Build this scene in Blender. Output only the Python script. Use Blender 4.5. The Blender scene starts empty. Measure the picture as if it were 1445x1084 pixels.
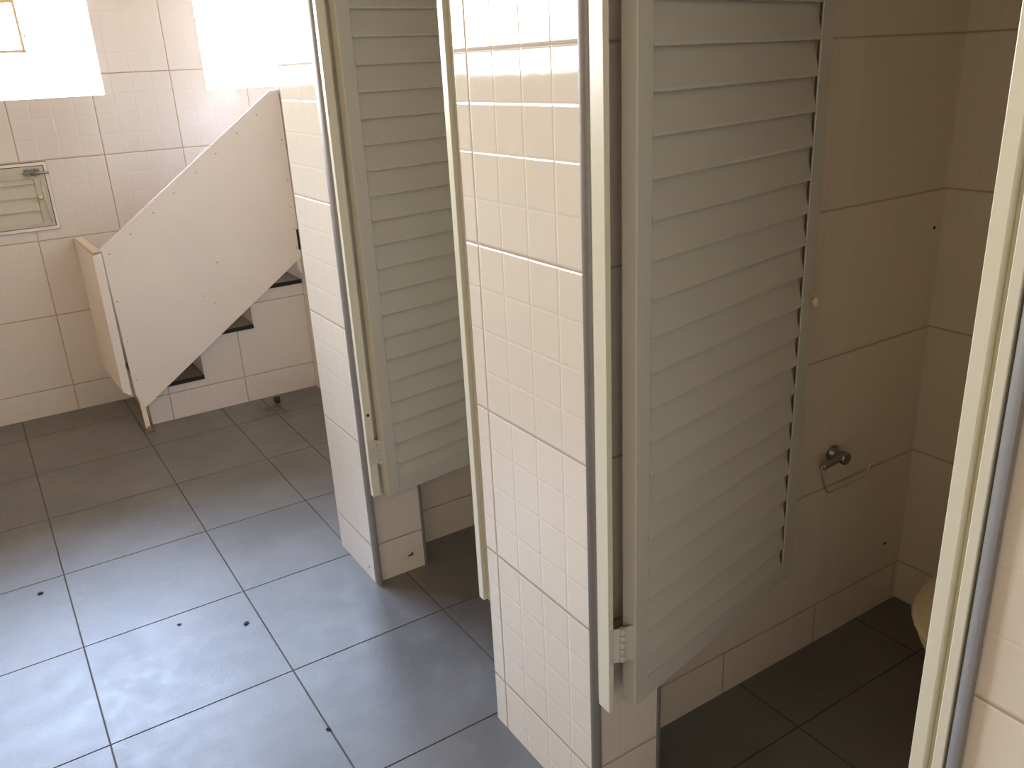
import bpy, bmesh, math, random
from mathutils import Vector, Matrix

random.seed(4)
SC = bpy.context.scene
COL = SC.collection

# ------------------------------------------------------------------ helpers
class MB:
    """collects polygons (with uv in tile units) and links them as one mesh object"""
    def __init__(self):
        self.v = []; self.f = []; self.uv = []; self.mi = []; self.sm = []

    def poly(self, pts, uv=None, mi=0, smooth=False):
        i = len(self.v)
        self.v += [tuple(p) for p in pts]
        self.f.append(list(range(i, i + len(pts))))
        self.uv.append(uv or [(0, 0)] * len(pts))
        self.mi.append(mi); self.sm.append(smooth)

    def box(self, x0, x1, y0, y1, z0, z1, uvf=None, mi=0, skip=''):
        P = lambda x, y, z: (x, y, z)
        faces = {
            '-x': [P(x0, y1, z0), P(x0, y0, z0), P(x0, y0, z1), P(x0, y1, z1)],
            '+x': [P(x1, y0, z0), P(x1, y1, z0), P(x1, y1, z1), P(x1, y0, z1)],
            '-y': [P(x0, y0, z0), P(x1, y0, z0), P(x1, y0, z1), P(x0, y0, z1)],
            '+y': [P(x1, y1, z0), P(x0, y1, z0), P(x0, y1, z1), P(x1, y1, z1)],
            '-z': [P(x0, y1, z0), P(x1, y1, z0), P(x1, y0, z0), P(x0, y0, z0)],
            '+z': [P(x0, y0, z1), P(x1, y0, z1), P(x1, y1, z1), P(x0, y1, z1)]}
        for k, pts in faces.items():
            if k in skip.split():
                continue
            uv = None
            if uvf:
                uv = [uvf(k, p) for p in pts]
            self.poly(pts, uv, mi)

    def prism(self, outline, axis, a0, a1, mi=0):
        """extrude a closed 2-D outline along axis ('x','y','z'); outline in the two other axes, in order"""
        def mk(p, a):
            if axis == 'x': return (a, p[0], p[1])
            if axis == 'y': return (p[0], a, p[1])
            return (p[0], p[1], a)
        A = [mk(p, a0) for p in outline]; B = [mk(p, a1) for p in outline]
        n = len(outline)
        self.poly(A[::-1], None, mi); self.poly(B, None, mi)
        for i in range(n):
            j = (i + 1) % n
            self.poly([A[i], A[j], B[j], B[i]], None, mi)

    def hexa(self, b, t, mi=0):
        """b, t: four bottom and four top corners in the same order"""
        self.poly(b[::-1], None, mi); self.poly(t, None, mi)
        for i in range(4):
            j = (i + 1) % 4
            self.poly([b[i], b[j], t[j], t[i]], None, mi)

    def lathe(self, prof, centre, axis, n=24, mi=0, smooth=True):
        """prof: list of (radius, distance along axis)"""
        c = Vector(centre); ax = Vector(axis).normalized()
        u = ax.orthogonal().normalized(); w = ax.cross(u)
        rings = []
        for r, d in prof:
            rings.append([c + ax * d + (u * math.cos(2 * math.pi * k / n) + w * math.sin(2 * math.pi * k / n)) * r for k in range(n)])
        for a, b in zip(rings, rings[1:]):
            for k in range(n):
                l = (k + 1) % n
                self.poly([a[k], a[l], b[l], b[k]], None, mi, smooth)
        self.poly(rings[0][::-1], None, mi); self.poly(rings[-1], None, mi)

    def tube(self, path, r, n=12, mi=0):
        pts = [Vector(p) for p in path]
        rings = []; prev = None
        for i, p in enumerate(pts):
            d = (pts[min(i + 1, len(pts) - 1)] - pts[max(i - 1, 0)]).normalized()
            u = d.orthogonal().normalized() if prev is None else (prev - d * prev.dot(d)).normalized()
            prev = u; w = d.cross(u)
            rings.append([p + (u * math.cos(2 * math.pi * k / n) + w * math.sin(2 * math.pi * k / n)) * r for k in range(n)])
        for a, b in zip(rings, rings[1:]):
            for k in range(n):
                l = (k + 1) % n
                self.poly([a[k], a[l], b[l], b[k]], None, mi, True)
        self.poly(rings[0][::-1], None, mi); self.poly(rings[-1], None, mi)

    def build(self, name, mats, parent=None, bevel=0.0, seg=2, shade_merge=True, loc=None):
        me = bpy.data.meshes.new(name)
        me.from_pydata(self.v, [], self.f)
        for m in (mats if isinstance(mats, (list, tuple)) else [mats]):
            me.materials.append(m)
        uvl = me.uv_layers.new(name='UVMap')
        for p, uv, mi, sm in zip(me.polygons, self.uv, self.mi, self.sm):
            p.material_index = mi; p.use_smooth = sm
            for li, c in zip(p.loop_indices, uv):
                uvl.data[li].uv = c
        if shade_merge:
            bm = bmesh.new(); bm.from_mesh(me)
            bmesh.ops.remove_doubles(bm, verts=bm.verts, dist=1e-6)
            bmesh.ops.recalc_face_normals(bm, faces=bm.faces)
            bm.to_mesh(me); bm.free()
        o = bpy.data.objects.new(name, me)
        COL.objects.link(o)
        if parent is not None:
            o.parent = parent
        if loc is not None:
            o.location = loc
        if bevel:
            md = o.modifiers.new('edge', 'BEVEL')
            md.width = bevel; md.segments = seg; md.limit_method = 'ANGLE'; md.angle_limit = math.radians(40)
        return o


def tag(o, label=None, cat=None, group=None, kind=None):
    if label: o['label'] = label
    if cat: o['category'] = cat
    if group: o['group'] = group
    if kind: o['kind'] = kind
    return o


def thing(name, label, cat, loc=(0, 0, 0), rz=0.0, group=None, kind=None):
    o = bpy.data.objects.new(name, None); COL.objects.link(o)
    o.location = loc; o.rotation_euler = (0, 0, rz); o.empty_display_size = .1
    return tag(o, label, cat, group, kind)


# ------------------------------------------------------------------ materials
def newmat(name):
    m = bpy.data.materials.new(name); m.use_nodes = True
    nt = m.node_tree; b = nt.nodes['Principled BSDF']
    return m, nt, b

class N:
    def __init__(s, nt): s.nt = nt
    def node(s, t, **k):
        n = s.nt.nodes.new(t)
        for a, v in k.items(): setattr(n, a, v)
        return n
    def link(s, a, b): s.nt.links.new(a, b)
    def val(s, inp, v):
        if hasattr(v, 'is_output') or isinstance(v, bpy.types.NodeSocket): s.link(v, inp)
        else: inp.default_value = v
    def m(s, op, a, b=None, c=None):
        n = s.node('ShaderNodeMath', operation=op)
        s.val(n.inputs[0], a)
        if b is not None: s.val(n.inputs[1], b)
        if c is not None: s.val(n.inputs[2], c)
        return n.outputs[0]
    def smooth(s, x, lo, hi, o0=0.0, o1=1.0):
        n = s.node('ShaderNodeMapRange', interpolation_type='SMOOTHSTEP')
        s.val(n.inputs['Value'], x)
        n.inputs['From Min'].default_value = lo; n.inputs['From Max'].default_value = hi
        n.inputs['To Min'].default_value = o0; n.inputs['To Max'].default_value = o1
        return n.outputs['Result']
    def mix(s, f, a, b):
        n = s.node('ShaderNodeMix', data_type='RGBA')
        s.val(n.inputs[0], f); s.val(n.inputs[6], a); s.val(n.inputs[7], b)
        return n.outputs[2]
    def noise(s, vec, scale, detail=3, rough=.5):
        n = s.node('ShaderNodeTexNoise')
        if vec is not None: s.link(vec, n.inputs['Vector'])
        n.inputs['Scale'].default_value = scale; n.inputs['Detail'].default_value = detail; n.inputs['Roughness'].default_value = rough
        return n.outputs['Fac']

def rgba(c): return (c[0], c[1], c[2], 1.0)

def tile_material(name, base, grout, rough=.045, tight=False):
    m, nt, b = newmat(name); n = N(nt)
    uv = n.node('ShaderNodeUVMap'); uv.uv_map = 'UVMap'
    sep = n.node('ShaderNodeSeparateXYZ'); n.link(uv.outputs[0], sep.inputs[0])
    u, v = sep.outputs[0], sep.outputs[1]
    def edge(x, k):
        f = n.m('FRACT', n.m('MULTIPLY', x, k))
        return n.m('DIVIDE', n.m('MINIMUM', f, n.m('SUBTRACT', 1.0, f)), k)
    eu1 = edge(u, 1.0)
    if tight:      # upper courses are butted side by side; only the cut bottom course shows upright joints
        eu1 = n.m('ADD', eu1, n.m('MULTIPLY', n.m('GREATER_THAN', v, 0.0), .02))
    d1 = n.m('MINIMUM', eu1, edge(v, 1.0))
    e4u, e4v = edge(u, 4.0), edge(v, 4.0)
    d4 = n.m('MINIMUM', e4u, e4v)
    main = n.smooth(d1, .0035, .0075, 1.0, 0.0)
    bev = n.smooth(d1, .004, .016, 0.0, 1.0)
    sub = n.smooth(d4, .0, .013, 0.0, 1.0)
    # faint pressed ribs running up each small square
    fu = n.m('FRACT', n.m('MULTIPLY', u, 4.0))
    rib = n.m('MULTIPLY', n.m('SINE', n.m('MULTIPLY', fu, 50.0)), n.smooth(n.m('ABSOLUTE', n.m('SUBTRACT', fu, .2)), .0, .16, 1.0, 0.0))
    cell = n.node('ShaderNodeCombineXYZ')
    n.link(n.m('FLOOR', u), cell.inputs[0]); n.link(n.m('FLOOR', v), cell.inputs[1])
    wn = n.node('ShaderNodeTexWhiteNoise', noise_dimensions='2D'); n.link(cell.outputs[0], wn.inputs['Vector'])
    wsep = n.node('ShaderNodeSeparateColor'); n.link(wn.outputs['Color'], wsep.inputs[0])
    tilt = n.m('ADD', n.m('MULTIPLY', n.m('FRACT', u), n.m('SUBTRACT', wsep.outputs[0], .5)),
               n.m('MULTIPLY', n.m('FRACT', v), n.m('SUBTRACT', wsep.outputs[1], .5)))
    geo = n.node('ShaderNodeNewGeometry')
    wav = n.noise(geo.outputs['Position'], 9.0, 2)
    h = n.m('MULTIPLY', bev, .0008)
    h = n.m('ADD', h, n.m('MULTIPLY', sub, .00042))
    h = n.m('ADD', h, n.m('MULTIPLY', rib, .000018))
    h = n.m('ADD', h, n.m('MULTIPLY', tilt, .0022))
    h = n.m('ADD', h, n.m('MULTIPLY', wav, .0004))
    bump = n.node('ShaderNodeBump'); bump.inputs['Strength'].default_value = 1.0; bump.inputs['Distance'].default_value = 1.0
    n.link(h, bump.inputs['Height']); n.link(bump.outputs[0], b.inputs['Normal'])
    tone = n.m('ADD', n.m('MULTIPLY', wsep.outputs[2], .05), n.m('MULTIPLY', n.noise(geo.outputs['Position'], 3.0, 4), .06))
    hsv = n.node('ShaderNodeHueSaturation'); hsv.inputs['Color'].default_value = rgba(base)
    n.link(n.m('ADD', tone, .945), hsv.inputs['Value'])
    gn = n.mix(n.noise(geo.outputs['Position'], 14.0, 3), rgba(grout), rgba([g * 1.35 for g in grout]))
    n.link(n.mix(main, hsv.outputs[0], gn), b.inputs['Base Color'])
    n.link(n.m('ADD', n.m('MULTIPLY', main, .7), rough), b.inputs['Roughness'])
    b.inputs['IOR'].default_value = 1.52
    return m

def plain(name, col, rough=.5, metal=0.0, noise_amt=.06, scale=6.0, bump=0.0, bscale=60.0):
    m, nt, b = newmat(name); n = N(nt)
    geo = n.node('ShaderNodeNewGeometry')
    f = n.noise(geo.outputs['Position'], scale, 4)
    lo = [max(0, c * (1 - noise_amt)) for c in col]; hi = [min(1, c * (1 + noise_amt)) for c in col]
    n.link(n.mix(f, rgba(lo), rgba(hi)), b.inputs['Base Color'])
    b.inputs['Roughness'].default_value = rough; b.inputs['Metallic'].default_value = metal
    if bump:
        bp = n.node('ShaderNodeBump'); bp.inputs['Distance'].default_value = bump; bp.inputs['Strength'].default_value = 1.0
        n.link(n.noise(geo.outputs['Position'], bscale, 3), bp.inputs['Height']); n.link(bp.outputs[0], b.inputs['Normal'])
    return m

TILE = tile_material('glazed_wall_tile', (.77, .725, .70), (.40, .30, .22))
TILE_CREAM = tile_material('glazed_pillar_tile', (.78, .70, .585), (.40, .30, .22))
TILE_TIGHT = tile_material('shaded_stall_tile', (.72, .64, .51), (.40, .30, .22), tight=True)  # cream tile made darker, with the dimness of the stalls put into its colour
PAINT = plain('beige_bounce_paint', (.76, .57, .33), .6)  # unseen left wall, coloured so its bounce warms the pillar fronts
GROUT_F = plain('floor_grout', (.10, .08, .06), .9, noise_amt=.5, scale=4)
WHITE = plain('white_enamel', (.58, .565, .49), .34, noise_amt=.03, bump=.0002, bscale=40)
FRAMEW = plain('white_frame_enamel', (.72, .69, .55), .28, noise_amt=.03)
BOARD = plain('white_painted_board', (.90, .85, .82), .5, noise_amt=.035, scale=5, bump=.0004, bscale=18)
CHIPPED = plain('worn_white_paint', (.75, .66, .56), .55, noise_amt=.2, scale=30)
ALU = plain('aluminium_bead', (.28, .265, .255), .42, .4, noise_amt=.08, scale=40)
DARK = plain('gap_shade_and_speck', (.03, .025, .02), .8)  # near-black for painted gap shade, also holes, crumbs and plugs
STONE = plain('dark_stone_tread', (.10, .085, .065), .45, noise_amt=.3, scale=30)
NOSE = plain('black_nosing', (.012, .013, .014), .6, noise_amt=.3, scale=20)
CEIL = plain('darkened_ceiling_paint', (.36, .29, .21), .8)  # unseen ceiling, coloured dark brown to weaken the bounced light
SCREW = plain('painted_screw', (.42, .34, .28), .5)
SASH = plain('glare_sash_paint', (.85, .66, .50), .5)  # lighter than the brown sash: window glare put into the colour
CHROME = plain('tarnished_chrome', (.34, .35, .32), .3, .9, noise_amt=.25, scale=50)
WIRE = plain('bright_wire', (.75, .72, .62), .28, .95)
CERAM = plain('cream_ceramic', (.72, .63, .43), .15, noise_amt=.04)
RUST = plain('rusty_metal', (.30, .20, .10), .6, .3, noise_amt=.6, scale=60)
STEEL = plain('drain_steel', (.22, .20, .18), .35, .5, noise_amt=.2, scale=60)
BRONZE = plain('weathered_bolt', (.22, .20, .18), .4, .8, noise_amt=.3, scale=70)

def floor_material():
    m, nt, b = newmat('grey_floor_tile'); n = N(nt)
    geo = n.node('ShaderNodeNewGeometry')
    a = n.noise(geo.outputs['Position'], 3.2, 6, .6)
    c = n.noise(geo.outputs['Position'], 120.0, 2)
    d = n.noise(geo.outputs['Position'], 14.0, 5, .65)
    base = n.mix(n.smooth(a, .3, .7), (.140, .136, .134, 1), (.19, .186, .184, 1))
    base = n.mix(n.m('MULTIPLY', n.smooth(d, .52, .75), .35), base, (.245, .24, .236, 1))
    base = n.mix(n.m('MULTIPLY', n.smooth(c, .35, .65), .12), base, (.09, .088, .085, 1))
    n.link(base, b.inputs['Base Color'])
    n.link(n.smooth(d, .2, .8, .36, .47), b.inputs['Roughness'])
    bp = n.node('ShaderNodeBump'); bp.inputs['Distance'].default_value = .0003; bp.inputs['Strength'].default_value = 1.0
    n.link(n.noise(geo.outputs['Position'], 160.0, 2), bp.inputs['Height']); n.link(bp.outputs[0], b.inputs['Normal'])
    return m
FLOOR = floor_material()

def glass_material():
    m = bpy.data.materials.new('window_glass'); m.use_nodes = True
    nt = m.node_tree; nt.nodes.clear(); n = N(nt)
    out = n.node('ShaderNodeOutputMaterial'); mix = n.node('ShaderNodeMixShader')
    tr = n.node('ShaderNodeBsdfTransparent'); gl = n.node('ShaderNodeBsdfGlossy')
    tr.inputs[0].default_value = (.96, .97, .96, 1); gl.inputs['Roughness'].default_value = .02
    fr = n.node('ShaderNodeFresnel'); fr.inputs[0].default_value = 1.3
    n.link(fr.outputs[0], mix.inputs[0]); n.link(tr.outputs[0], mix.inputs[1]); n.link(gl.outputs[0], mix.inputs[2])
    n.link(mix.outputs[0], out.inputs[0])
    return m
GLASS = glass_material()

# ------------------------------------------------------------------ dimensions (metres; x across, y away, z up)
FX = .803                     # plane of the tiled stall fronts
RX = 1.975                    # rear wall of the stalls
FY = .262                     # far wall
LX = -2.3                     # left wall
BY = -5.0                     # wall behind the camera
CZ = 2.75
PT = 2.75                     # top of the stall walls, raised to the ceiling to darken the stalls

def uvx(ox_x=.0, oy_y=.0, px=.345, py=.342, oz=.130, pz=.342):
    """tile coordinates: faces looking along y use x, faces looking along x use y"""
    def f(k, p):
        if k in ('-x', '+x'): return ((p[1] - oy_y) / py, (p[2] - oz) / pz)
        if k in ('-y', '+y'): return ((p[0] - ox_x) / px, (p[2] - oz) / pz)
        return ((p[0] - ox_x) / px, (p[1] - oy_y) / py)
    return f

# ---- floor: grout bed with one slab of every tile on it
fl = MB()
fl.box(LX - .2, RX + .2, BY - .2, FY + .2, -.08, -.0015, mi=1)
G = .0022
def ftile(x0, x1, y0, y1):
    fl.box(x0 + G, x1 - G, y0 + G, y1 - G, -.0016, 0.0, skip='-z')
OX, OY, T = .004, .008, .45
for i in range(-6, 5):
    for j in range(-13, 2):
        x0, x1 = OX + i * T, OX + (i + 1) * T
        y0, y1 = OY + j * T, OY + (j + 1) * T
        x0, x1 = max(x0, LX), min(x1, RX); y0, y1 = max(y0, BY), min(y1, FY)
        if x1 - x0 < .02 or y1 - y0 < .02: continue
        if i == 1 and y0 > -1.9:
            # by the stair the columns are cut: a wide piece, then a narrow one
            ftile(OX + T, .815, y0, y1); ftile(.815, 1.008, y0, y1); ftile(1.008, 1.36, y0, y1)
            continue
        if i == 2 and y0 > -1.9:
            if x1 > 1.36: ftile(1.36, x1, y0, y1)
            continue
        ftile(x0, x1, y0, y1)
floor = fl.build('floor', [FLOOR, GROUT_F], shade_merge=False)
tag(floor, 'grey square porcelain tile floor with dark grout across the whole washroom', 'floor', kind='structure')

c = MB(); c.box(LX - .2, RX + .2, BY - .2, FY + .2, CZ, CZ + .1)
tag(c.build('ceiling', CEIL), 'unseen ceiling above the washroom, coloured dark to cut bounced light', 'ceiling', kind='structure')

def wall_with_holes(mb, axis, a0, a1, d0, d1, z0, z1, holes, uvf):
    """wall slab along axis ('x' or 'y') from a0 to a1, thickness d0..d1, rectangular holes (p0, p1, q0, q1)"""
    cuts = sorted(set([a0, a1] + [h[0] for h in holes] + [h[1] for h in holes]))
    for c0, c1 in zip(cuts, cuts[1:]):
        mid = (c0 + c1) / 2
        zs = [(z0, z1)]
        for h in holes:
            if h[0] < mid < h[1]:
                zs = [(z0, h[2]), (h[3], z1)]
        for s0, s1 in zs:
            if axis == 'x': mb.box(c0, c1, d0, d1, s0, s1, uvf)
            else: mb.box(d0, d1, c0, c1, s0, s1, uvf)

W1 = (-.42, .653, 1.427, 2.42)
W2 = (1.106, 1.86, 1.422, 2.42)
W3 = (-1.95, -.74, 1.427, 2.42)
w = MB()
wall_with_holes(w, 'x', LX, RX, FY, FY + .16, 0, CZ, [W1, W2, W3], uvx(.252, 0, .348, .348, .126, .3475))
tag(w.build('wall_far', TILE, shade_merge=False), 'white tiled far wall with two bright windows above the stair', 'wall', kind='structure')

w = MB()
wall_with_holes(w, 'y', BY, FY, LX - .16, LX, 0, CZ, [], uvx(0, .1))
tag(w.build('wall_left', PAINT, shade_merge=False), 'unseen wall on the open side of the washroom, coloured beige to warm bounced light', 'wall', kind='structure')
w = MB(); wall_with_holes(w, 'x', LX, RX, BY - .15, BY, 0, CZ, [], uvx())
tag(w.build('wall_behind', TILE, shade_merge=False), 'white tiled wall behind the viewpoint', 'wall', kind='structure')
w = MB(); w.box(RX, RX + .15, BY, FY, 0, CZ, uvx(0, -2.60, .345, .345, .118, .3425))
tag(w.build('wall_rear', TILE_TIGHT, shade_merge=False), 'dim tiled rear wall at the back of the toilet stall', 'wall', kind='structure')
w = MB(); w.box(1.29, 1.36, -1.72, -.187, 0, CZ, uvx(0, -.187, .348, .348, .126, .3475))
tag(w.build('wall_alcove', TILE, shade_merge=False), 'narrow sliver of tiled wall between the stair side and the far pillar', 'wall', kind='structure')

def stub_wall(name, y0, y1, p0, p1, uvf_stub, uvf_part, label):
    """tiled front pillar (y0..y1) with the thinner stall partition (p0..p1) running back from it"""
    m = MB()
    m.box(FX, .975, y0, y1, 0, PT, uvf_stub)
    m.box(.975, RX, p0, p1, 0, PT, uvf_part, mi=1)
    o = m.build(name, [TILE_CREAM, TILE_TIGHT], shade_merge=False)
    return tag(o, label, 'wall', kind='structure')

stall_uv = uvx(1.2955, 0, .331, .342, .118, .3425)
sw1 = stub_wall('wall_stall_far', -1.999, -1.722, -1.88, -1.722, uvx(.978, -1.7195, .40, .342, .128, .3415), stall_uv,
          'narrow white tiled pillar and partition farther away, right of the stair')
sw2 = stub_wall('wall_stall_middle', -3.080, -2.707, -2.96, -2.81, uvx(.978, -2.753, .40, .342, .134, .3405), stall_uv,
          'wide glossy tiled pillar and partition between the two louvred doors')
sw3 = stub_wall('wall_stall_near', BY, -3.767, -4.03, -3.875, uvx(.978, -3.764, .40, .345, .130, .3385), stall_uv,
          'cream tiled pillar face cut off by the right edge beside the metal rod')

for nm, a, b_, lab in (('wall_blocker_far', -2.707, -1.999, 'unseen tiled wall added above the far stall door to block light'), ('wall_blocker_near', -3.767, -3.080, 'unseen tiled wall added above the near stall door to block light')):  # unseen walls added over the doorways to keep light out of the stalls
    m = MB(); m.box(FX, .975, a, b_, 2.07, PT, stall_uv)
    tag(m.build(nm, TILE, shade_merge=False), lab, 'wall', kind='structure')

# ------------------------------------------------------------------ corner beads (trim) and jamb strips
def bead(name, yc, sgn, xc, sx, label, r=.0105, rx=None, z1=PT, z0=0.0):
    """quarter-round aluminium corner bead; sgn/sx: outward directions along y and x"""
    pts = []; rx = rx or r
    for k in range(13):
        a = math.pi / 2 * k / 12
        pts.append((xc + sx * rx * math.cos(a), yc + sgn * r * math.sin(a)))
    pts = [(xc - sx * .004, yc - sgn * .0005), (xc + sx * rx, yc - sgn * .0005)] + pts + [(xc - sx * .004, yc + sgn * r)]
    m = MB(); m.prism(pts, 'z', z0, z1)
    o = m.build(name, ALU)
    return tag(o, label, 'corner bead', kind='structure')

bead('trim_1', -1.999 - .001, -1, FX + .008, -1, 'grey aluminium corner bead on the right edge of the far pillar', r=.024, rx=.010)
bead('trim_2', -3.080, -1, FX + .008, -1, 'grey aluminium corner bead on the right edge of the wide middle pillar', r=.0145, rx=.0105)
bead('trim_3', -3.767, 1, FX + .008, -1, 'round shiny metal rod bead on the left edge of the cream tiled wall at right', r=.0185, rx=.0165)
bead('trim_4', -2.707, 1, FX + .006, -1, 'thin dark corner bead on the left edge of the wide middle pillar', r=.006)
bead('trim_11', -1.722, 1, FX + .006, -1, 'thin dark corner bead on the left edge of the far pillar', r=.005)
bead('trim_5', -1.999, -1, .975, 1, 'grey bead on the inner back edge of the far pillar below its door', r=.0055)
bead('trim_6', -3.080, -1, .975, 1, 'dark bead on the inner back edge of the middle pillar below its door', r=.0055)

def jamb(name, y0, y1, x0, x1, label, z0=.322, z1=2.06, extra=None, hole=None):
    m = MB()
    m.box(x0, x1, min(y0, y1), max(y0, y1), z0, z1)
    for e in (extra or []):
        m.box(e[0], e[1], min(e[2], e[3]), max(e[2], e[3]), z0, z1)
    o = m.build(name, FRAMEW, bevel=.0012)
    tag(o, label, 'door jamb', kind='structure')
    if hole:
        h = MB(); h.lathe([(.0045, 0), (.0045, .0006)], hole, (0, -1, 0), 14)
        h.build('screw_hole', DARK, o)
    return o

jamb('trim_7', -2.043, -2.060, FX, .826, 'pale jamb strip with lower hinge on the right of the far pillar', extra=[(FX + .012, .85, -2.0, -2.043)], hole=(.815, -2.0602, .575))
jamb('trim_8', -3.103, -3.135, FX, .814, 'bright jamb strip with lower hinge on the right of the wide middle pillar', extra=[(FX + .006, .835, -3.081, -3.103)])
jamb('trim_9', -2.664, -2.684, FX - .004, .812, 'pale jamb strip on the left edge of the wide middle pillar', extra=[(FX + .006, .83, -2.684, -2.7065)])
jamb('trim_10', -3.709, -3.7265, FX - .002, .815, 'pale jamb strip with grey groove beside the metal rod at right', z0=.322,
     extra=[(FX + .008, .83, -3.7265, -3.7355), (FX - .002, .815, -3.7355, -3.7478), (FX + .008, .84, -3.7478, -3.766)])

# ------------------------------------------------------------------ louvred stall doors
def make_door(name, a, deg, label, J0, J1, K, knob=True):
    root = thing(name, label, 'door', (a[0], a[1], 0), math.radians(deg), kind='structure')
    Wd, Z0, Z1, TH = .595, .322, 2.03, .030
    SL, SR = .039, .549
    f = MB()
    f.box(0, SL, 0, TH, Z0, Z1)
    f.prism([(SR, 0), (Wd, 0), (Wd, TH), (Wd - .004, TH), (Wd - .004, .004), (SR, .004)], 'z', Z0, Z1)     # angle-shaped free edge, open behind
    f.build('stile', WHITE, root, bevel=.002)
    r = MB()
    r.box(SL, SR, .0006, TH - .0006, Z0, .367); r.box(SL, SR, .0006, TH - .0006, 1.985, Z1)
    r.box(SR, Wd - .0045, .0046, TH - .0006, Z0, .367); r.box(SR, Wd - .0045, .0046, TH - .0006, 1.985, Z1)
    r.build('rail', WHITE, root, bevel=.0015)
    l = MB()
    p = .0631; z = .413 - p
    while z < 1.97:
        zt = min(z + p + .014, 1.992)
        sec = [(.0002, z), (.0002, z + .005), (.0175, zt), (.0245, zt), (.0090, z)]
        cut = [.0004, .0008, .004, .004, .0004]        # upper corner of each slat is nipped short at the free end
        A = [(SL + .0004, q[0], q[1]) for q in sec]
        B = [(SR - c_, q[0], q[1]) for q, c_ in zip(sec, cut)]
        l.poly(A[::-1]); l.poly(B)
        for k in range(5):
            k2 = (k + 1) % 5
            l.poly([A[k], A[k2], B[k2], B[k]])
        z += p
    l.build('louvre_panel', WHITE, root)
    # lower and upper butt hinges
    ca, sa = math.cos(math.radians(deg)), math.sin(math.radians(deg))
    def loc(p):
        dx_, dy_ = p[0] - a[0], p[1] - a[1]
        return (dx_ * ca + dy_ * sa, -dx_ * sa + dy_ * ca)
    j0, j1, kk = loc(J0), loc(J1), loc(K)
    for zc in (.470 if a[1] < -2.5 else .460, 1.75):
        h = thing('hinge', None, None); h.parent = root; h.location = (kk[0], kk[1], zc)
        hl = .0365
        k = MB()
        for q in range(5):
            z0 = -hl + q * 2 * hl / 5
            k.lathe([(.0052, z0 + .0006), (.0062, z0 + .0012), (.0062, z0 + 2 * hl / 5 - .0012), (.0052, z0 + 2 * hl / 5 - .0006)], (0, 0, 0), (0, 0, 1), 16)
        k.build('knuckle', WHITE, h)
        def plate(p, q, t=.0018):
            d = Vector((q[0] - p[0], q[1] - p[1])).normalized(); nn = Vector((d.y, -d.x)) * t
            r_ = [(p[0], p[1]), (q[0], q[1]), (q[0] + nn.x, q[1] + nn.y), (p[0] + nn.x, p[1] + nn.y)]
            r_ = [(x - kk[0], y - kk[1]) for x, y in r_]
            m_ = MB(); m_.prism(r_, 'z', -hl, hl); return m_
        for p_, q_ in ((j0, j1), (j1, kk), (kk, (-.0002, .006)), ((-.0012, .002), (-.0012, .020))):
            plate(p_, q_).build('leaf', WHITE, h)
    if knob:
        k = MB(); k.lathe([(.005, 0), (.005, .006), (.0095, .009), (.0105, .014), (.008, .019)], (.583, 0, .985), (0, -1, 0), 20)
        k.build('knob', CERAM, root)
    return root

make_door('door_2', (.852, -3.151), 12.0, 'large white louvred stall door standing open right of the wide pillar', (.8045, -3.1352), (.8145, -3.1352), (.829, -3.1415))
make_door('door_1', (.840, -2.088), 8.5, 'white louvred stall door standing open behind the wide pillar', (.8065, -2.0602), (.826, -2.0602), (.834, -2.0715), knob=False)

# ------------------------------------------------------------------ windows
def make_window(name, H, label, bars_v=(), bars_h=(), axis='x', d=FY):
    """frame fixed round the outer edge of the opening, bars, pane; axis: direction the window runs along"""
    root = thing(name, label, 'window', kind='structure')
    a0, a1, z0, z1 = H
    def bx(m, p0, p1, q0, q1, s0, s1):
        if axis == 'x': m.box(p0, p1, d + q0, d + q1, s0, s1)
        else: m.box(LX - q1, LX - q0, p0, p1, s0, s1)
    t = .012
    f = MB()
    bx(f, a0 - .03, a0, .1605, .185, z0 - .03, z1 + .03); bx(f, a1, a1 + .03, .1605, .185, z0 - .03, z1 + .03)
    bx(f, a0, a1, .1605, .185, z0 - .03, z0); bx(f, a0, a1, .1605, .185, z1, z1 + .03)
    for b in bars_v: bx(f, b - .008, b + .008, .162, .183, z0, z1)
    for b in bars_h: bx(f, a0, a1, .163, .182, b - .008, b + .008)
    f.build('window_frame', FRAMEW, root)
    g = MB(); bx(g, a0 - .005, a1 + .005, .170, .174, z0 - .005, z1 + .005)
    g.build('pane', GLASS, root)
    return root

win1 = make_window('window_1', W1, 'blown out window at the upper left above the louvred hatch', bars_v=(-.16,), bars_h=(2.12,))
# small top-hung sash pushed outward
sx0, sx1, sz0, sz1 = -.15, .385, 1.615, 1.83
def sp(x, z):
    k = (sz1 - z) / (sz1 - sz0)
    return (x, FY + .105 - .025 * k, z)
s = MB()
for (xa, xb, za, zb) in ((sx0, sx1, sz0, sz0 + .013), (sx0, sx1, sz1 - .015, sz1), (sx0, sx0 + .012, sz0, sz1), (sx1 - .012, sx1, sz0, sz1)):
    b_ = [sp(xa, za), sp(xb, za), (sp(xb, za)[0], sp(xb, za)[1] + .012, za), (sp(xa, za)[0], sp(xa, za)[1] + .012, za)]
    t_ = [sp(xa, zb), sp(xb, zb), (sp(xb, zb)[0], sp(xb, zb)[1] + .012, zb), (sp(xa, zb)[0], sp(xa, zb)[1] + .012, zb)]
    s.hexa(b_, t_)
sash = s.build('sash', SASH, win1)
s = MB(); s.tube([(sx1 - .006, FY + .076, 1.745), (sx1 + .006, FY + .066, 1.72), (sx1 + .008, FY + .066, 1.69), (sx1 + .006, FY + .072, 1.665)], .003, 8)
s.tube([(sx1, FY + .075, 1.622), (sx1 + .008, FY + .065, 1.612), (sx1 + .012, FY + .062, 1.592)], .003, 8)
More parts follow.
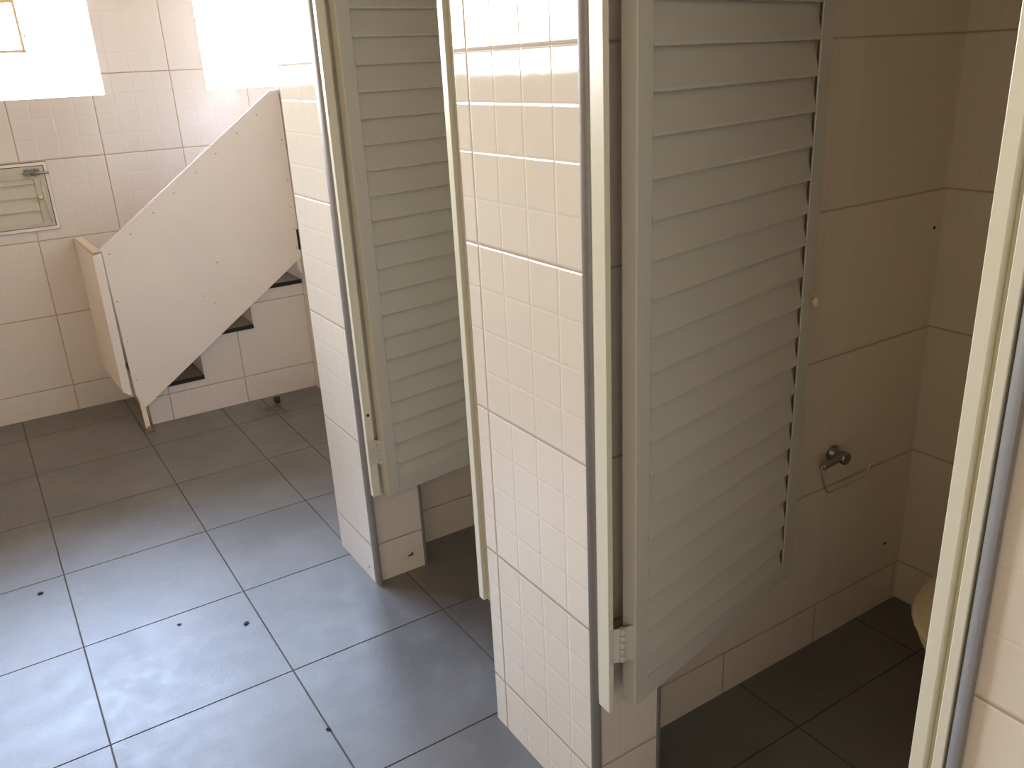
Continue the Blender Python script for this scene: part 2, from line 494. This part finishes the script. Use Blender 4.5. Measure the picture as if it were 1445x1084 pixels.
s.build('stay_catch', RUST, sash)
make_window('window_2', W2, 'blown out window directly above the top of the stair guard board')
make_window('window_3', W3, 'bright window in the far wall beyond the left picture edge', bars_v=(-1.34,), bars_h=(1.9,))

# ------------------------------------------------------------------ tiled stair against the far wall
st = thing('stair_block', 'white tiled stair with dark stone treads behind the slanted guard board', 'stair', (.9, .03, 0))
suv = uvx(.252, 0, .348, .348, .126, .3475)
SY0, SY1 = -.187, FY - .002
b_ = MB()
steps = [(.505, .767, .166), (.767, 1.028, .359), (1.028, 1.288, .533), (1.288, RX - .002, .72)]
for x0, x1, z in steps:
    zz = z
    b_.box(x0 - .9, x1 - .9, SY0 - .03, SY1 - .03, 0, zz, lambda k, p: suv(k, (p[0] + .9, p[1] + .03, p[2])))
b_.build('stair_body', TILE, st, shade_merge=False)
for i, (x0, x1, z) in enumerate(steps[:3]):
    t = MB(); t.box(x0 - .9 - .012, x1 - .9 - .001, SY0 - .03 - .006, SY1 - .03, z, z + .018)
    tr = t.build('tread', STONE, st, bevel=.002)
    e = MB(); e.box(x0 - .9 - .012, x1 - .9 - .001, SY0 - .03 - .0085, SY0 - .03 - .0062, z - .002, z + .0175)
    e.build('nosing', NOSE, tr)

# ------------------------------------------------------------------ slanted guard of white boards in front of the stair
gd = thing('stair_guard', 'slanted white board guard screwed together along the tiled stair', 'guard', (.475, -.245, 0))
GO = Vector((.475, -.245, 0))
def gl(p): return (p[0] - GO.x, p[1] - GO.y, p[2] - GO.z)
out = [(.478, .100), (.456, .170), (.4435, .818), (1.252, 1.404), (1.287, 1.404), (1.289, .664)]
g = MB()
Y0, Y1 = -.236, -.216
g.prism([(x - GO.x, z) for x, z in out], 'y', Y0 - GO.y, Y1 - GO.y)
side = g.build('side_board', BOARD, gd, bevel=.0015)
e = MB()
e.hexa([gl(q) for q in [(.4055, -.236, .197), (.4405, -.236, .170), (.427, FY - .005, .186), (.397, FY - .005, .186)]],
       [gl(q) for q in [(.4055, -.236, .805), (.4405, -.236, .815), (.428, FY - .005, .812), (.396, FY - .005, .812)]])
e.build('end_board', BOARD, gd, bevel=.002)
e = MB()
e.hexa([gl(q) for q in [(.408, -.237, .8175), (.4425, -.237, .8195), (.427, FY - .005, .8135), (.396, FY - .005, .8135)]],
       [gl(q) for q in [(.410, -.236, .822), (.441, -.236, .823), (.427, FY - .005, .817), (.397, FY - .005, .817)]])
tag(e.build('top_edging', CHIPPED, gd), 'worn flaking top edge of the end board')
e = MB()
dx, dz = 1.252 - .4435, 1.404 - .818; L = math.hypot(dx, dz); nx, nz = -dz / L, dx / L
e.prism([(.4435 - GO.x, .8185), (.4435 - GO.x + nx * .009, .8185 + nz * .009), (1.252 - GO.x + nx * .009, 1.4045 + nz * .007), (1.287 - GO.x, 1.411), (1.287 - GO.x, 1.4045), (1.252 - GO.x, 1.4045)], 'y', Y0 - GO.y - .001, Y1 - GO.y + .002)
e.build('edge_strip', BOARD, gd)
e = MB(); e.prism([(1.2893 - GO.x, .58), (1.2893 - GO.x, 1.404), (1.277 - GO.x, 1.404), (1.277 - GO.x, .60)], 'y', -.2155 - GO.y, -.190 - GO.y)
bt = e.build('wall_batten', BOARD, gd)
e = MB(); e.box(1.2805 - GO.x, 1.2895 - GO.x, -.2385 - GO.y, -.2362 - GO.y, .70, .795)
e.build('gap_shade_strip', DARK, bt)  # dark strip on the board face, painting the shade of a gap
e = MB(); e.box(1.276 - GO.x, 1.290 - GO.x, -.243 - GO.y, -.2365 - GO.y, .82, .85)
e.build('bracket', BOARD, bt, bevel=.001)
e = MB()
e.hexa([gl(q) for q in [(.466, -.256, .012), (.486, -.256, .012), (.486, -.238, .012), (.466, -.238, .012)]],
       [gl(q) for q in [(.462, -.2555, .15), (.482, -.2555, .112), (.482, -.2365, .112), (.462, -.2365, .15)]])
post = e.build('support_post', BOARD, gd, bevel=.002)
e = MB(); e.box(.458 - GO.x, .498 - GO.x, -.268 - GO.y, -.230 - GO.y, 0.0005, .006); e.box(.470 - GO.x, .488 - GO.x, -.264 - GO.y, -.257 - GO.y, .006, .022)
tag(e.build('foot_plate', RUST, post, bevel=.001), 'rusty metal foot plate of the post')
e = MB(); e.box(.459 - GO.x, .472 - GO.x, -.2405 - GO.y, -.2368 - GO.y, .105, .135)
e.build('rust_spot', RUST, post)
pts = []
for t in (.02, .14, .27, .39, .52, .64, .77, .89):
    pts.append((.4435 + dx * t + .012, .818 + dz * t - .026))
pts += [(1.273, 1.20), (1.273, 1.02), (1.272, .90), (1.275, .86), (1.272, .80), (1.272, .71), (.462, .60), (.470, .42), (.474, .24), (.815, .56), (.90, .70), (.86, .52)]
for x, z in pts:
    k = MB(); k.lathe([(.0032, 0), (.0026, .0006)], gl((x, Y0 - .0001, z)), (0, -1, 0), 10)
    k.build('screw', SCREW, side)

# ------------------------------------------------------------------ louvred hatch in the far wall
hx0, hx1, hz0, hz1 = -.12, .352, .868, 1.162
# dark sheet behind the hatch paints the shadow lines round its frame and gaps
ht = thing('louvred_hatch', 'small white louvred hatch with a slide bolt low in the far wall', 'hatch', ((hx0 + hx1) / 2, FY, hz0))
HO = Vector(((hx0 + hx1) / 2, FY, hz0))
m = MB()
def hb(m, x0, x1, y0, y1, z0, z1): m.box(x0 - HO.x, x1 - HO.x, y0, y1, z0 - HO.z, z1 - HO.z)
hb(m, hx0 - .002, hx1 + .0022, -.0012, -.0003, hz0 - .002, hz1 + .003)
m.build('shadow_backing', DARK, ht)
m = MB()
hb(m, hx0, hx1, -.010, -.0013, hz0, hz0 + .014); hb(m, hx0, hx1, -.010, -.0013, hz1 - .012, hz1)
hb(m, hx0, hx0 + .012, -.010, -.0013, hz0 + .014, hz1 - .012); hb(m, hx1 - .011, hx1, -.010, -.0013, hz0 + .014, hz1 - .012)
m.build('outer_frame', BOARD, ht, bevel=.001)
m = MB()
ix0, ix1, iz0, iz1 = hx0 + .0145, hx1 - .0145, hz0 + .0172, hz1 - .0150
hb(m, ix0, ix0 + .05, -.014, -.0013, iz0, iz1); hb(m, ix1 - .047, ix1, -.014, -.0013, iz0, iz1)
hb(m, ix0 + .05, ix1 - .047, -.0138, -.0013, iz0, iz0 + .018); hb(m, ix0 + .05, ix1 - .047, -.0138, -.0013, iz1 - .052, iz1)
sh = m.build('shutter', WHITE, ht, bevel=.0012)
m = MB()
z = iz0 + .012
while z < iz1 - .05:
    zt = min(z + .0585 + .006, iz1 - .045)
    m.prism([(-.0136, z - HO.z), (-.0136, z + .004 - HO.z), (-.0035, zt - HO.z), (-.0015, zt - HO.z), (-.0090, z - HO.z)], 'x', ix0 + .05 - HO.x, ix1 - .0475 - HO.x)
    z += .0585
m.build('louvre_panel', WHITE, sh)
m = MB(); hb(m, ix1 - .078, ix1 - .016, -.018, -.0142, 1.108, 1.136); 
bolt = m.build('slide_bolt', BRONZE, ht, bevel=.001)
m = MB(); m.tube([(ix1 - .085 - HO.x, -.023, 1.121 - HO.z), (hx1 + .004 - HO.x, -.023, 1.117 - HO.z)], .0055, 10)
m.build('bolt_rod', CHROME, bolt)
m = MB(); m.tube([(ix1 - .045 - HO.x, -.024, 1.12 - HO.z), (ix1 - .045 - HO.x, -.036, 1.112 - HO.z)], .0035, 8); hb(m, ix1 - .066, ix1 - .058, -.030, -.018, 1.106, 1.138); hb(m, ix1 - .034, ix1 - .026, -.030, -.018, 1.106, 1.138)
m.build('bolt_keeper', BRONZE, bolt)
m = MB(); m.lathe([(.006, 0), (.006, .006), (.011, .010), (.011, .016), (.007, .020)], (.302 - HO.x, -.0142, 1.016 - HO.z), (0, -1, 0), 18)
m.build('knob', CERAM, ht)
m = MB(); m.tube([(.316 - HO.x, -.02, 1.085 - HO.z), (.319 - HO.x, -.022, 1.05 - HO.z), (.321 - HO.x, -.022, .99 - HO.z), (.323 - HO.x, -.022, .925 - HO.z), (.325 - HO.x, -.020, .905 - HO.z)], .0025, 8)
m.build('pull_rod', WIRE, ht)

# ------------------------------------------------------------------ toilet paper holder on the stall partition
PY = -2.96
tp = thing('toilet_paper_holder', 'empty chrome wire toilet paper holder on the dim stall wall', 'paper holder', (1.637, PY, .55))
TO = Vector((1.637, PY, .55))
m = MB(); m.lathe([(.021, 0.0005), (.021, .004), (.014, .010), (.012, .024), (.0155, .030), (.0165, .040), (.013, .044)], (0, 0, 0), (0, -1, 0), 24)
m.build('wall_mount', CHROME, tp)
m = MB(); m.lathe([(.0075, .004), (.0085, .02), (.0085, .066), (.0095, .070), (.007, .076)], (0, -.030, .001), (-1, 0, -.06), 18)
arm = m.build('arm', CHROME, tp)
wp = [(1.563, .553), (1.562, .545), (1.563, .532), (1.569, .510), (1.578, .488), (1.585, .477), (1.594, .470), (1.605, .468)]
wp += [(1.605 + (1.722 - 1.605) * k / 5, .468 + .001 * k / 5) for k in range(1, 6)] + [(1.733, .4725), (1.741, .480), (1.747, .492), (1.750, .503)]
m = MB(); m.tube([(x - TO.x, -.030, z - TO.z) for x, z in wp], .0022, 8)
m.build('wire', WIRE, arm)

# ------------------------------------------------------------------ toilet bowl behind the right jamb
tx, ty = 1.60, -3.458
tl = thing('toilet', 'cream toilet bowl mostly hidden behind the right jamb', 'toilet', (tx, ty, 0))
def oval(a_f, a_b, b, z, n=40, cx=0.0):
    r = []
    for k in range(n):
        t = 2 * math.pi * k / n
        cxx = math.cos(t)
        r.append((cx - (a_f if cxx > 0 else a_b) * cxx, b * math.sin(t), z))
    return r
def loft(m, rings, cap0=True, cap1=True):
    for A, B in zip(rings, rings[1:]):
        n = len(A)
        for k in range(n):
            l = (k + 1) % n
            m.poly([A[k], A[l], B[l], B[k]], None, 0, True)
    if cap0: m.poly(rings[0][::-1])
    if cap1: m.poly(rings[-1])
m = MB()
loft(m, [oval(.125, .20, .105, 0, cx=.05), oval(.12, .20, .10, .03, cx=.05), oval(.11, .20, .09, .12, cx=.05), oval(.13, .20, .10, .20, cx=.03), oval(.18, .21, .135, .28),
         oval(.215, .22, .165, .335), oval(.225, .22, .175, .36), oval(.222, .22, .173, .372), oval(.17, .16, .12, .372), oval(.165, .155, .115, .35), oval(.12, .11, .08, .25), oval(.05, .05, .04, .20)])
m.build('bowl', CERAM, tl)
m = MB()
loft(m, [oval(.232, .22, .18, .374), oval(.236, .222, .184, .382), oval(.228, .218, .178, .392), oval(.175, .165, .125, .392), oval(.168, .158, .118, .384), oval(.17, .16, .12, .374), oval(.232, .22, .18, .374)], False, False)
m.build('seat', CERAM, tl)
m = MB(); m.box(.20, RX - tx - .004, -.19, .19, .39, .74)
m.build('cistern', CERAM, tl, bevel=.02, seg=4)
m = MB(); m.box(.19, RX - tx - .003, -.20, .20, .741, .775)
m.build('cistern_lid', CERAM, tl, bevel=.012, seg=3)

# ------------------------------------------------------------------ floor drain and small leftovers
dr = thing('floor_drain', 'small square metal floor drain beside the foot of the stair', 'drain', (1.012, -.375, 0))
m = MB()
m.box(-.052, .052, -.052, -.042, .0003, .0035); m.box(-.052, .052, .042, .052, .0003, .0035); m.box(-.052, -.042, -.042, .042, .0003, .0035); m.box(.042, .052, -.042, .042, .0003, .0035)
m.build('drain_frame', STEEL, dr)
m = MB(); m.box(-.0415, .0415, -.0415, .0415, .0003, .0012)
m.build('drain_pit', DARK, dr)
m = MB()
for k in range(6):
    y = -.034 + k * .0136
    m.box(-.0405, .0405, y - .0038, y + .0038, .0014, .0032)
m.build('grate', STEEL, dr)

def crumb(name, x, y, r, label, cat, zs=.5, group=None):
    bm = bmesh.new(); bmesh.ops.create_icosphere(bm, subdivisions=2, radius=r)
    for v in bm.verts:
        v.co *= 1 + random.uniform(-.25, .25); v.co.z *= zs; v.co.x *= 1.5
    lo = min(v.co.z for v in bm.verts)
    for v in bm.verts: v.co.z -= lo
    me = bpy.data.meshes.new(name); bm.to_mesh(me); bm.free(); me.materials.append(DARK)
    o = bpy.data.objects.new(name, me); COL.objects.link(o); o.location = (x, y, .0004); o.rotation_euler = (0, 0, random.uniform(0, 3))
    return tag(o, label, cat, group)
crumb('pebble', 1.054, -.298, .013, 'round black pebble on the floor just beyond the metal drain', 'pebble', .9)
crumb('leaf_crumb', 1.068, -.243, .011, 'dark crumb on the floor touching the foot of the tiled stair', 'crumb', .5)
crumb('leaf_crumb', -.071, -1.416, .006, 'tiny dark crumb on the leftmost floor tile near the picture edge', 'crumb', .4)
crumb('leaf_crumb', .412, -1.962, .0055, 'tiny dark crumb on the floor just left of a grout line before the far pillar', 'crumb', .4)
crumb('leaf_crumb', .450, -2.502, .004, 'black crumb lying in the grout line at the bottom of the picture', 'crumb', .5)
crumb('leaf_crumb', .251, -1.848, .004, 'faint small crumb in the middle of the bright bluish floor tile', 'crumb', .3)

def plug(x, z, label):
    m = MB(); m.lathe([(.0042, .0), (.0042, .0012), (.002, .0016)], (0, 0, 0), (0, -1, 0), 14)
    o = m.build('wall_plug', DARK); o.location = (x, PY - .0002, z)
    return tag(o, label, 'wall plug')
plug(1.945, 1.055, 'dark screw plug high on the stall wall near the rear corner')
plug(1.899, .201, 'dark screw plug low on the stall wall near the floor')
# chipped glaze at the foot of the far pillar
m = MB(); m.lathe([(.005, 0), (.003, .0007)], (FX - .0002, -1.955, .035), (-1, 0, 0), 7); tag(m.build('chip', RUST, sw1), 'rusty chip in the glaze')
m = MB(); m.box(.918, .935, -1.9998, -1.9993, .050, .056); m.box(.928, .934, -2.0001, -1.9993, .052, .061); tag(m.build('scuff', BRONZE, sw1), 'dark scuff mark')

# ------------------------------------------------------------------ daylight
wd = bpy.data.worlds.new('daylight'); SC.world = wd; wd.use_nodes = True
nt = wd.node_tree; n = N(nt); bg = nt.nodes['Background']
tc = n.node('ShaderNodeTexCoord'); sp_ = n.node('ShaderNodeSeparateXYZ'); n.link(tc.outputs['Generated'], sp_.inputs[0])
sky = n.mix(n.smooth(sp_.outputs[2], .0, .6), (1.0, 1.0, 1.0, 1), (.66, .84, 1.22, 1))
colr = n.mix(n.smooth(sp_.outputs[2], -.12, .0), (.50, .42, .31, 1), sky)
n.link(colr, bg.inputs[0]); bg.inputs[1].default_value = 46.0

def portal(name, loc, rot, sx_, sy_):
    l = bpy.data.lights.new(name, 'AREA'); l.shape = 'RECTANGLE'; l.size = sx_; l.size_y = sy_
    l.cycles.is_portal = True
    o = bpy.data.objects.new(name, l); COL.objects.link(o); o.location = loc; o.rotation_euler = rot
    return o
for i, h in enumerate((W1, W2, W3)):
    portal('window_portal', ((h[0] + h[1]) / 2, FY + .19, (h[2] + h[3]) / 2), (math.radians(-90), 0, 0), h[1] - h[0], h[3] - h[2])

# ------------------------------------------------------------------ camera
F, yaw, pitch, roll = 1203.88, .5544, .3596, .0511
cp, s_p, cy, sy = math.cos(pitch), math.sin(pitch), math.cos(yaw), math.sin(yaw)
fwd = Vector((sy * cp, cy * cp, -s_p)); rt = Vector((cy, -sy, 0)); dn = fwd.cross(rt)
cr, sr = math.cos(roll), math.sin(roll)
r2 = rt * cr + dn * sr; d2 = dn * cr - rt * sr
cam = bpy.data.cameras.new('camera'); co = bpy.data.objects.new('camera', cam); COL.objects.link(co)
R3 = Matrix((r2, -d2, -fwd)).transposed()
co.matrix_world = Matrix.Translation(Vector((.0019, -4.1419, 1.4726))) @ R3.to_4x4()
cam.sensor_fit = 'HORIZONTAL'; cam.sensor_width = 36.0; cam.lens = F / 1445 * 36.0; cam.clip_start = .02
SC.camera = co

SC.view_settings.view_transform = 'Standard'
SC.view_settings.look = 'None'
SC.view_settings.exposure = 0.0
SC.view_settings.gamma = 1.0
SC.view_settings.use_curve_mapping = False
try:
    SC.cycles.use_denoising = True
    SC.cycles.max_bounces = 14
    SC.cycles.diffuse_bounces = 8
    SC.cycles.glossy_bounces = 5
    SC.cycles.transparent_max_bounces = 12
    SC.cycles.sample_clamp_indirect = 40.0
    SC.cycles.caustics_reflective = False
except Exception:
    pass
